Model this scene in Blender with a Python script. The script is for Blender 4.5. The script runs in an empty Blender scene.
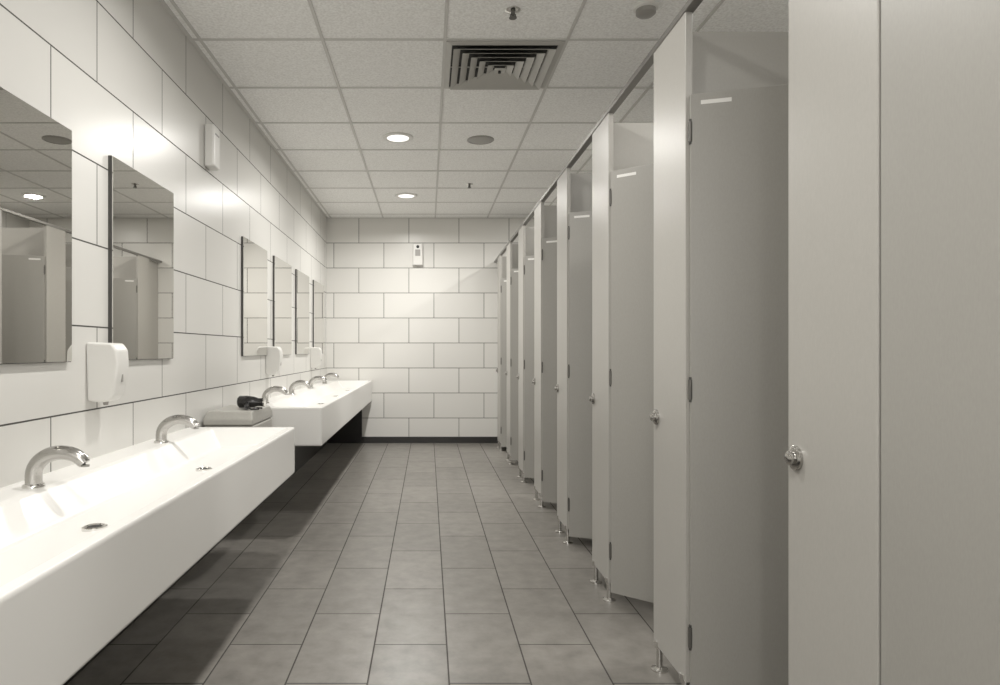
import bpy, bmesh, math
from mathutils import Vector, Matrix
scene = bpy.context.scene
col = scene.collection

H = 1.10
XL = -1.20      # left wall
YB = 7.886      # back wall
ZC = 2.662      # ceiling
XR = 2.35
YR = -2.2
XP = 0.785      # partition front plane

# ------------------------------------------------------------ materials
def mat(name, color, rough=0.5, metal=0.0, spec=0.5, coat=0.0):
    m = bpy.data.materials.new(name); m.use_nodes = True
    b = m.node_tree.nodes['Principled BSDF']
    b.inputs['Base Color'].default_value = (*color, 1)
    b.inputs['Roughness'].default_value = rough
    b.inputs['Metallic'].default_value = metal
    b.inputs['Specular IOR Level'].default_value = spec
    b.inputs['Coat Weight'].default_value = coat
    return m

def add_noise(m, scale=40, amt=0.06, bump=0.0, detail=4, stretch=None):
    nt = m.node_tree; N = nt.nodes; L = nt.links
    b = N['Principled BSDF']; c = b.inputs['Base Color'].default_value[:3]
    tc = N.new('ShaderNodeNewGeometry')
    n = N.new('ShaderNodeTexNoise'); n.inputs['Scale'].default_value = scale; n.inputs['Detail'].default_value = detail
    mp = N.new('ShaderNodeMapping')
    if stretch: mp.inputs['Scale'].default_value = stretch
    L.new(tc.outputs['Position'], mp.inputs['Vector']); L.new(mp.outputs[0], n.inputs['Vector'])
    r = N.new('ShaderNodeValToRGB')
    r.color_ramp.elements[0].position = 0.3; r.color_ramp.elements[1].position = 0.7
    r.color_ramp.elements[0].color = (*[x*(1-amt) for x in c], 1)
    r.color_ramp.elements[1].color = (*[min(1, x*(1+amt)) for x in c], 1)
    L.new(n.outputs['Fac'], r.inputs['Fac']); L.new(r.outputs[0], b.inputs['Base Color'])
    if bump:
        bp = N.new('ShaderNodeBump'); bp.inputs['Strength'].default_value = bump; bp.inputs['Distance'].default_value = 0.002
        L.new(n.outputs['Fac'], bp.inputs['Height']); L.new(bp.outputs[0], b.inputs['Normal'])
    return m

def brick_mat(name, c1, c2, mortar, u, v, u0, v0, w, h, msize, rough, bumpd=0.0015, mottle=0.0, mscale=6, spec=0.5, mrough=0.8):
    """u,v: world axis index for brick length / row direction"""
    m = mat(name, c1, rough, spec=spec)
    nt = m.node_tree; N = nt.nodes; L = nt.links; b = N['Principled BSDF']
    g = N.new('ShaderNodeNewGeometry'); s = N.new('ShaderNodeSeparateXYZ'); L.new(g.outputs['Position'], s.inputs[0])
    def sub(sock, k):
        a = N.new('ShaderNodeMath'); a.operation = 'SUBTRACT'; L.new(sock, a.inputs[0]); a.inputs[1].default_value = k; return a.outputs[0]
    cm = N.new('ShaderNodeCombineXYZ')
    L.new(sub(s.outputs[u], u0), cm.inputs[0]); L.new(sub(s.outputs[v], v0), cm.inputs[1])
    br = N.new('ShaderNodeTexBrick'); br.offset = 0.5; br.offset_frequency = 2; br.squash = 1.0
    br.inputs['Scale'].default_value = 1.0
    br.inputs['Color1'].default_value = (*c1, 1); br.inputs['Color2'].default_value = (*c2, 1); br.inputs['Mortar'].default_value = (*mortar, 1)
    br.inputs['Mortar Size'].default_value = msize; br.inputs['Mortar Smooth'].default_value = 0.1
    br.inputs['Bias'].default_value = 0.0
    br.inputs['Brick Width'].default_value = w; br.inputs['Row Height'].default_value = h
    L.new(cm.outputs[0], br.inputs['Vector'])
    out = br.outputs['Color']
    if mottle:
        n = N.new('ShaderNodeTexNoise'); n.inputs['Scale'].default_value = mscale; n.inputs['Detail'].default_value = 8; n.inputs['Roughness'].default_value = 0.65
        L.new(g.outputs['Position'], n.inputs['Vector'])
        r = N.new('ShaderNodeMapRange'); r.inputs[1].default_value = 0.3; r.inputs[2].default_value = 0.7
        r.inputs[3].default_value = 1-mottle; r.inputs[4].default_value = 1+mottle
        L.new(n.outputs['Fac'], r.inputs[0])
        mx = N.new('ShaderNodeVectorMath'); mx.operation = 'SCALE'
        L.new(out, mx.inputs[0]); L.new(r.outputs[0], mx.inputs['Scale']); out = mx.outputs[0]
    L.new(out, b.inputs['Base Color'])
    rr = N.new('ShaderNodeMapRange'); rr.inputs[3].default_value = rough; rr.inputs[4].default_value = mrough
    L.new(br.outputs['Fac'], rr.inputs[0]); L.new(rr.outputs[0], b.inputs['Roughness'])
    bp = N.new('ShaderNodeBump'); bp.invert = True; bp.inputs['Strength'].default_value = 0.6; bp.inputs['Distance'].default_value = bumpd
    L.new(br.outputs['Fac'], bp.inputs['Height']); L.new(bp.outputs[0], b.inputs['Normal'])
    return m

RH = ZC/9
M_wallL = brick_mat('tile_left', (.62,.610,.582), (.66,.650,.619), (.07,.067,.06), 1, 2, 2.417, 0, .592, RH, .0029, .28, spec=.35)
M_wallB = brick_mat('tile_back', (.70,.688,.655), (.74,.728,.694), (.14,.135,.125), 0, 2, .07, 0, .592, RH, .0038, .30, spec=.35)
M_floor = brick_mat('tile_floor', (.160,.150,.135), (.20,.187,.169), (.046,.042,.037), 1, 0, 2.49, .07-.27*8, .58, .27, .0029, .34, mottle=.24, mscale=11)
M_paint = add_noise(mat('plain_wall', (.66,.65,.63), .6), 8, .03)
M_ceil = add_noise(mat('ceiling_tile', (.90,.893,.87), .9, spec=.2), 85, .13, bump=.9, detail=5)
M_grid = mat('grid_white', (.58,.57,.545), .5)
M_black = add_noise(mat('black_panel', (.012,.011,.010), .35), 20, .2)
M_base = mat('black_skirting', (.02,.019,.018), .3)
M_lam = add_noise(mat('laminate', (.395,.382,.354), .36), 300, .03, stretch=(1,1,.3))
M_lamD = add_noise(mat('laminate_door', (.325,.315,.290), .40), 300, .03, stretch=(1,1,.3))
M_edge = mat('dark_edge', (.05,.048,.044), .4)
M_hinge = mat('hinge_metal', (.14,.135,.125), .4, metal=.6)
M_alu = mat('aluminium', (.22,.213,.20), .35, metal=.6)
M_chrome = mat('chrome', (.72,.71,.69), .12, metal=1)
M_steel = mat('brushed_steel', (.46,.45,.43), .22, metal=1)
M_solid = add_noise(mat('solid_surface', (.82,.81,.785), .25), 500, .01)
M_plastic = mat('white_plastic', (.70,.69,.66), .3)
M_greyp = mat('grey_plastic', (.28,.27,.25), .35)
M_dark = mat('dark_void', (.015,.014,.013), .6)
M_mirror = mat('mirror_glass', (.72,.71,.68), .012, metal=1)
M_bin = add_noise(mat('bin_plastic', (.36,.35,.32), .4), 80, .04)
M_blackgloss = mat('black_gloss', (.015,.014,.014), .2)
M_louvre = mat('louvre_metal', (.46,.45,.42), .45)
M_sticker = mat('sticker', (.80,.79,.76), .5)
def emis(name, c, s):
    m = bpy.data.materials.new(name); m.use_nodes = True
    b = m.node_tree.nodes['Principled BSDF']
    b.inputs['Emission Color'].default_value = (*c,1); b.inputs['Emission Strength'].default_value = s
    return m
M_lamp = emis('lamp_glass', (1,.97,.92), 1.2)
M_fill = emis('fill_glow', (1,.978,.938), 2.4)  # even glow for the added fill panel behind the camera

# ------------------------------------------------------------ helpers
def finish(bm, name, material, parent=None, bevel=0, smooth=False, segs=2):
    bmesh.ops.recalc_face_normals(bm, faces=bm.faces)
    me = bpy.data.meshes.new(name); bm.to_mesh(me); bm.free()
    if smooth:
        for p in me.polygons: p.use_smooth = True
    me.materials.append(material)
    o = bpy.data.objects.new(name, me); col.objects.link(o)
    if parent: o.parent = parent
    if bevel:
        md = o.modifiers.new('bevel', 'BEVEL'); md.width = bevel; md.segments = segs; md.limit_method = 'ANGLE'
        for p in me.polygons: p.use_smooth = True
        md.harden_normals = True
    return o

def add_box(bm, x0,x1,y0,y1,z0,z1, M=None):
    vs = [bm.verts.new((x,y,z)) for x in (x0,x1) for y in (y0,y1) for z in (z0,z1)]
    if M: 
        for v in vs: v.co = M @ v.co
    for f in ((0,1,3,2),(4,6,7,5),(0,4,5,1),(2,3,7,6),(0,2,6,4),(1,5,7,3)):
        bm.faces.new([vs[i] for i in f])

def box(name, x0,x1,y0,y1,z0,z1, material, parent=None, bevel=0, M=None):
    bm = bmesh.new(); add_box(bm,x0,x1,y0,y1,z0,z1,M)
    return finish(bm, name, material, parent, bevel)

def empty(name, loc=(0,0,0)):
    e = bpy.data.objects.new(name, None); e.location = loc; e.empty_display_size = .05; col.objects.link(e); return e

def lathe(name, prof, origin, axis='z', material=None, parent=None, n=40):
    """prof list of (r, h); axis: z / x / -z / y"""
    bm = bmesh.new(); rings = []
    for r,h in prof:
        ring = []
        for i in range(n):
            a = 2*math.pi*i/n
            p = (r*math.cos(a), r*math.sin(a), h)
            if axis == 'x': p = (h, p[0], p[1])
            elif axis == '-x': p = (-h, p[0], p[1])
            elif axis == '-z': p = (p[0], p[1], -h)
            elif axis == '-y': p = (p[0], -h, p[1])
            ring.append(bm.verts.new(Vector(p)+Vector(origin)))
        rings.append(ring)
    for a,b in zip(rings, rings[1:]):
        for i in range(n):
            bm.faces.new((a[i], a[(i+1)%n], b[(i+1)%n], b[i]))
    bm.faces.new(rings[0]); bm.faces.new(rings[-1])
    o = finish(bm, name, material, parent, smooth=True)
    md = o.modifiers.new('es','EDGE_SPLIT'); md.split_angle = math.radians(40)
    return o

def tube(name, pts, radii, material, parent=None, n=20, flat=1.0):
    bm = bmesh.new(); rings = []
    P = [Vector(p) for p in pts]
    side = Vector((0,1,0))
    for i,p in enumerate(P):
        t = (P[min(i+1,len(P)-1)] - P[max(i-1,0)]).normalized()
        s = (side - t*side.dot(t))
        if s.length < .05: s = Vector((0,0,1)) - t*t.z
        s.normalize(); u = t.cross(s)
        r = radii[i]
        rings.append([bm.verts.new(p + s*math.cos(2*math.pi*k/n)*r + u*math.sin(2*math.pi*k/n)*r*flat) for k in range(n)])
    for a,b in zip(rings, rings[1:]):
        for i in range(n): bm.faces.new((a[i],a[(i+1)%n],b[(i+1)%n],b[i]))
    bm.faces.new(rings[0]); bm.faces.new(rings[-1])
    o = finish(bm, name, material, parent, smooth=True)
    md = o.modifiers.new('es','EDGE_SPLIT'); md.split_angle = math.radians(50)
    return o

# ------------------------------------------------------------ room shell
box('floor', XL-.1, XR+.1, YR-.1, YB+.1, -.1, 0, M_floor)
box('wall_left', XL-.1, XL, YR-.1, YB+.1, 0, ZC, M_wallL)
box('wall_back', XL, XR, YB, YB+.1, 0, ZC, M_wallB)
box('wall_right', XR, XR+.1, YR-.1, YB+.1, 0, ZC, M_wallL)
# wall behind the camera, its opening holds a glowing panel added as fill light
bm = bmesh.new()
wx0,wx1,wz0,wz1 = -1.0,.75,.9,2.5
add_box(bm, XL,wx0,YR-.1,YR,0,ZC); add_box(bm, wx1,XR,YR-.1,YR,0,ZC)
add_box(bm, wx0,wx1,YR-.1,YR,0,wz0); add_box(bm, wx0,wx1,YR-.1,YR,wz1,ZC)
finish(bm, 'wall_front', M_paint)
r = empty('fill_panel_1', ((wx0+wx1)/2, YR-.05, (wz0+wz1)/2)); ww=(wx1-wx0)/2; wh=(wz1-wz0)/2
box('fill_pane', -ww,ww,-.01,0,-wh,wh, M_fill, r)  # glowing pane added out of view to brighten ceiling and room
bm = bmesh.new()
for a in (-ww,ww-.04,-.02): add_box(bm,a,a+.04,-.02,.03,-wh,wh)
for a in (-wh,wh-.04): add_box(bm,-ww,ww,-.02,.03,a,a+.04)
finish(bm,'frame',M_plastic,r)
box('ceiling', XL-.1, XR+.1, YR-.1, YB+.1, ZC, ZC+.1, M_ceil)
box('baseboard_back', -.78, .828, YB-.012, YB, 0, .075, M_base)
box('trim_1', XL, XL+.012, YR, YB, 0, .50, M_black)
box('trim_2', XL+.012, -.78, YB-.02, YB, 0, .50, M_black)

# ceiling grid
bm = bmesh.new()
gy = [3.35+.615*k for k in range(-9, 8)]
gx = [.085+.615*k for k in range(-2, 4)]
for x in gx: add_box(bm, x-.008, x+.008, YR, YB, ZC-.005, ZC)
for y in gy: add_box(bm, XL, XR, y-.008, y+.008, ZC-.0045, ZC)
add_box(bm, XL, XL+.02, YR, YB, ZC-.005, ZC)
add_box(bm, XL, XR, YB-.02, YB, ZC-.005, ZC)
finish(bm, 'ceiling_grid', M_grid)

# ------------------------------------------------------------ washbasin counters
def counter(y0, y1, ztop, zb, drains, faucets):
    root = empty('washbasin_counter', (XL, (y0+y1)/2, 0)); inv = Matrix.Translation(-root.location)
    x0, x1 = XL+.013, -.66
    bm = bmesh.new()
    def loop(xa,xb,ya,yb,z): return [bm.verts.new(inv @ Vector(p)) for p in ((xa,ya,z),(xb,ya,z),(xb,yb,z),(xa,yb,z))]
    ob = loop(x0,x1,y0,y1,zb); ot = loop(x0,x1,y0,y1,ztop)
    it = loop(x0+.125, x1-.035, y0+.05, y1-.05, ztop)
    ib = [bm.verts.new(inv @ Vector(p)) for p in ((x0+.20,y0+.14,ztop-.085),(x1-.09,y0+.14,ztop-.065),(x1-.09,y1-.14,ztop-.065),(x0+.20,y1-.14,ztop-.085))]
    for a,b in ((ob,ot),(ot,it),(it,ib)):
        for i in range(4): bm.faces.new((a[i],a[(i+1)%4],b[(i+1)%4],b[i]))
    bm.faces.new(ob); bm.faces.new(ib)
    o = finish(bm, 'basin_top', M_solid, root, bevel=.012, segs=4)
    box('wall_upstand', -0.0, .0132, y0-root.location.y, y1-root.location.y, .501, ztop-.006, M_solid, root)
    for y in drains:
        x = -.85; z = ztop-.0755+.004
        p = root.location
        lathe('drain', [(.030,-.004),(.030,.004),(.024,.006),(.020,.002)], Vector((x,y,z))-p, 'z', M_chrome, root)
        lathe('drain_hole', [(.018,0),(.018,.0035)], Vector((x,y,z))-p, 'z', M_dark, root)
    for y in faucets:
        f = empty('faucet', (-1.10, y, ztop))
        pts, rad = [], []
        for k in range(5): pts.append((0,0,.008*k)); rad.append(.022)
        for k in range(1,15):
            a = math.pi - math.radians(125)*k/14
            pts.append((.078+.078*math.cos(a), 0, .034+.062*math.sin(a))); rad.append(.022-.0002*k)
        q = pts[-1]; pts.append((q[0]+.012,0,q[2]-.010)); rad.append(.0185); 
        pts.append((pts[-1][0]+.008,0,pts[-1][2]-.010)); rad.append(.0165)
        tube('spout', pts, rad, M_steel, f)
        lathe('base_flange', [(.029,0),(.029,.005),(.026,.009),(.022,.010)], (0,0,0), 'z', M_chrome, f)
        lathe('aerator', [(.011,0),(.011,.005)], (pts[-1][0]+.001,0,pts[-1][2]-.008), 'z', M_greyp, f)
    return root
counter(-.6, 3.31, .718, .488, [-.02,.84,1.70,2.53], [.08,.97,1.86,2.75])
counter(4.15, YB-.022, .742, .500, [4.42,5.29,6.16,7.03], [4.50,5.37,6.24,7.10])

# ------------------------------------------------------------ mirrors
for y0,y1 in ((.72,1.34),(1.60,2.215),(2.50,3.10),(4.28,4.91),(5.15,5.78),(6.02,6.65),(6.93,7.56)):
    r = empty('wall_mirror', (XL, (y0+y1)/2, 1.445)); h=.385; w=(y1-y0)/2
    box('backing', 0, .014, -w, w, -h, h, M_edge, r)
    box('glass', .014, .018, -w+.002, w-.002, -h+.002, h-.002, M_mirror, r)

# ------------------------------------------------------------ soap dispensers
def soap(y, zc=1.02):
    r = empty('soap_dispenser', (XL, y, zc))
    prof = [(0,-.100),(.045,-.106),(.078,-.100),(.094,-.075),(.104,-.02),(.110,.03),(.106,.080),(.088,.104),(0,.108)]
    bm = bmesh.new(); w=.056
    def wid(x,z): return w*(1-.16*(x/.11))*(1-.18*max(0,(-z)/.106))
    A=[bm.verts.new((x,-wid(x,z),z)) for x,z in prof]; B=[bm.verts.new((x,wid(x,z),z)) for x,z in prof]
    n=len(prof)
    for i in range(n): bm.faces.new((A[i],A[(i+1)%n],B[(i+1)%n],B[i]))
    bm.faces.new(A); bm.faces.new(B[::-1])
    finish(bm,'body',M_plastic,r,bevel=.009,segs=4)
    box('level_window', .094,.1055,-.007,.007,-.035,-.005, M_greyp, r, bevel=.002)
    lathe('nozzle', [(.008,0),(.010,.015)], (.045,0,-.117),'z',M_greyp,r)
for y in (2.39, 4.97, 6.84): soap(y)

# air fresheners
r = empty('air_freshener', (XL, 3.62, 2.20))
box('body', 0,.055,-.055,.055,-.115,.115, M_plastic, r, bevel=.012)
box('vent_slot', .0545,.057,-.03,.03,.06,.068, M_greyp, r)
r = empty('air_freshener', (-.12, YB, 2.225))
box('body', -.06,.06,-.06,0,-.13,.13, M_plastic, r, bevel=.012)
box('sensor_window', -.03,.03,-.063,-.058,-.02,.055, M_greyp, r, bevel=.002)
lathe('outlet', [(.018,0),(.018,.004)], (0,-.059,.088), '-y', M_dark, r)

# ------------------------------------------------------------ wall-hung waste bin + hair dryer
r = empty('waste_bin', (-1.055, 3.74, 0))
bm = bmesh.new()
def lp(w,d,z): return [bm.verts.new((sx*w, sy*d, z)) for sx,sy in ((-1,-1),(1,-1),(1,1),(-1,1))]
a=lp(.132,.20,.505); b=lp(.132,.22,.70); 
for i in range(4): bm.faces.new((a[i],a[(i+1)%4],b[(i+1)%4],b[i]))
bm.faces.new(a); bm.faces.new(b)
finish(bm,'bin_body',M_bin,r,bevel=.012)
bm = bmesh.new()
a=lp(.132,.23,.70); b=lp(.132,.23,.735); c=lp(.12,.20,.775)
for p,q in ((a,b),(b,c)):
    for i in range(4): bm.faces.new((p[i],p[(i+1)%4],q[(i+1)%4],q[i]))
bm.faces.new(a); bm.faces.new(c)
finish(bm,'bin_lid',M_bin,r,bevel=.01)
box('swing_flap', -.07,.07,-.222,-.214,.58,.68, M_greyp, r, bevel=.004)
box('wall_bracket', -.145,-.131,-.15,.15,.55,.68, M_greyp, r)

r = empty('hair_dryer', (-1.0, 3.72, .776))
tube('barrel', [(-.06,0,.035),(-.05,0,.035),(-.01,0,.035),(.03,0,.034),(.055,0,.033),(.085,0,.032)], [.024,.034,.034,.030,.022,.024], M_blackgloss, r)
tube('handle', [(-.01,.0,.035),(0,-.04,.024),(.012,-.085,.018),(.02,-.12,.016)], [.016,.015,.015,.013], M_blackgloss, r)
tube('nozzle_ring', [(.083,0,.032),(.09,0,.032)], [.0255,.0255], M_chrome, r)
tube('cord', [(.02,-.118,.016),(.05,-.14,.006),(.085,-.12,.006),(.09,-.07,.006),(.06,-.05,.006),(.05,-.08,.006),(.08,-.10,.008)], [.005]*7, M_blackgloss, r, n=8)

# ------------------------------------------------------------ toilet partitions
PER = .868; PW = .29; TOP = 2.135; DT = 1.874
fars = [1.454 + PER*k for k in range(-3, 8)]
for k,yf in enumerate(fars):
    yn = yf-PW; yc=(yf+yn)/2
    r = empty('partition_pilaster', (XP, yc, 0)); w = PW/2
    box('panel', 0,.022,-w,w,.085,TOP, M_lam, r, bevel=.003)
    for s in (-1,1):
        yy = s*(w-.03)
        lathe('foot', [(.028,0),(.028,.006),(.011,.012),(.011,.075),(.017,.078),(.017,.10)], (.011,yy,0),'z',M_chrome,r,n=20)
    lathe('latch_keeper', [(.026,-.002),(.026,.006),(.022,.009),(.014,.009),(.014,.018),(.010,.021)], (0,w-.034,.87),'-x',M_steel,r)
    # divider
    box('partition_divider', XP+.0225, XR-.001, yc-.01, yc+.01, .06, TOP, M_lam, bevel=.002)
    ang = {4:73, 5:50, 6:68, 7:62, 8:72, 9:60, 10:70}.get(k, 0)
    dw = PER-PW-.012
    d = empty('cubicle_door', (XP+.011, yn-.006, 0))
    d.rotation_euler = (0,0,math.radians(ang))
    box('leaf', -.010,.010,-dw,0,.05,DT, M_lamD, d, bevel=.002)
    for z in (.23,.98,1.76):
        if k>=4:
            lathe('hinge', [(.006,-.030),(.006,.030)], (-.009,.0,z),'z',M_hinge,d,n=12)
            lathe('hinge_pin', [(.004,-.038),(.004,.038)], (-.009,.0,z),'z',M_edge,d,n=12)
        else:
            lathe('hinge', [(.004,-.035),(.004,.035)], (.010,.0,z),'z',M_hinge,d,n=12)
    lathe('latch_knob', [(.02,0),(.02,.012),(.015,.022)], (.0098,-dw+.05,.87),'x',M_steel,d)
    if k>=4:
        box('label_sticker', -.0106,-.0098,-.115,-.03,DT-.034,DT-.022, M_sticker, d)
box('partition_headrail', XP-.004, XP+.028, YR+.001, YB-.001, TOP-.004, TOP+.018, M_alu, bevel=.003)
box('partition_end_panel', .828, .85, fars[-1]-.02, YB-.001, 0, TOP, M_lam)

# ------------------------------------------------------------ ceiling fittings
def downlight(x,y,W=45,spread=165):
    r = empty('downlight', (x,y,ZC))
    lathe('trim_ring', [(.112,0),(.112,.006),(.098,.012),(.080,.010),(.080,.002)], (0,0,0),'-z',M_plastic,r)
    lathe('lamp_glass', [(.079,.003),(.079,.009)], (0,0,0),'-z',M_lamp,r)
    l = bpy.data.lights.new('downlight_bulb','AREA'); l.shape='DISK'; l.size=.15; l.energy=W; l.color=(1,.975,.928); l.spread=math.radians(spread)
    o = bpy.data.objects.new('bulb', l); col.objects.link(o); o.parent=r; o.location=(0,0,-.016)
for y,W in ((-1.2,18),(.6,18),(2.43,20)): downlight(-.22,y,W)
for y,W in ((4.89,24),(6.73,28)): downlight(-.22,y,W)
for y in (-.03,2.43,4.89,6.73): downlight(1.62,y,15,180)  # unseen lamps over the stalls, added to brighten that side

def speaker(x,y):
    r = empty('ceiling_speaker', (x,y,ZC))
    lathe('rim', [(.10,0),(.10,.006),(.088,.010),(.084,.006)], (0,0,0),'-z',M_greyp,r)
    lathe('grille', [(.084,.002),(.084,.0065),(.05,.009)], (0,0,0),'-z',M_greyp,r)
speaker(.39,4.95)
def sprinkler(x,y):
    r = empty('fire_sprinkler', (x,y,ZC))
    lathe('escutcheon', [(.035,0),(.035,.003),(.018,.010)], (0,0,0),'-z',M_chrome,r,n=24)
    lathe('stem', [(.010,.008),(.010,.024),(.006,.028),(.006,.036)], (0,0,0),'-z',M_hinge,r,n=16)
    lathe('deflector', [(.018,.036),(.018,.039)], (0,0,0),'-z',M_hinge,r,n=16)
    for s in (-1,1):
        box('frame_arm', s*.012-.002,s*.012+.002,-.003,.003,-.038,-.022, M_hinge, r)
sprinkler(.39,3.06); sprinkler(.39,6.27)
r = empty('smoke_detector', (.99,3.03,ZC))
lathe('base', [(.055,0),(.055,.012),(.048,.016)], (0,0,0),'-z',M_plastic,r)
lathe('head', [(.044,.016),(.044,.034),(.032,.044),(.015,.047)], (0,0,0),'-z',M_greyp,r)

# air diffuser
cx, cy = .085+.3075, 3.35+.3075
r = empty('air_diffuser', (cx,cy,ZC))
box('plenum', -.29,.29,-.29,.29,-.007,-.0055, M_dark, r)
def sqring(name, ro, zo, ri, zi, th, m):
    bm=bmesh.new()
    def lp(h,z): return [bm.verts.new((sx*h,sy*h,z)) for sx,sy in ((-1,-1),(1,-1),(1,1),(-1,1))]
    L4=[lp(ro,zo),lp(ri,zi),lp(ri-.001,zi+th),lp(ro-.001,zo+th)]
    for i in range(4):
        a,b=L4[i],L4[(i+1)%4]
        for j in range(4): bm.faces.new((a[j],a[(j+1)%4],b[(j+1)%4],b[j]))
    return finish(bm,name,m,r)
sqring('frame', .30,-.008,.27,-.014,.003,M_louvre)
for k in range(5):
    ro=.262-.048*k
    sqring('louvre', ro,-.032,ro-.036,-.014,.003,M_louvre)
box('centre_plate', -.03,.03,-.03,.03,-.032,-.028, M_louvre, r)
lathe('centre_screw', [(.008,.028),(.008,.044)], (0,0,0),'-z',M_dark,r,n=12)
for s in (-1,1):
    box('brace', s*.15-.12,s*.15+.12,-.003,.003,-.012,-.008, M_louvre, r)

# ------------------------------------------------------------ camera, world
cam = bpy.data.cameras.new('camera'); co = bpy.data.objects.new('camera', cam); col.objects.link(co)
co.location=(0,0,H); co.rotation_euler=(math.radians(90),0,0)
cam.lens=24; cam.sensor_width=36; cam.shift_x=.072; cam.shift_y=.0075; cam.clip_start=.05
scene.camera=co
w=bpy.data.worlds.new('world'); scene.world=w; w.use_nodes=True
w.node_tree.nodes['Background'].inputs[0].default_value=(1,.97,.92,1); w.node_tree.nodes['Background'].inputs[1].default_value=.3
scene.view_settings.view_transform='Standard'
scene.view_settings.exposure=0.17
scene.view_settings.gamma=1.06
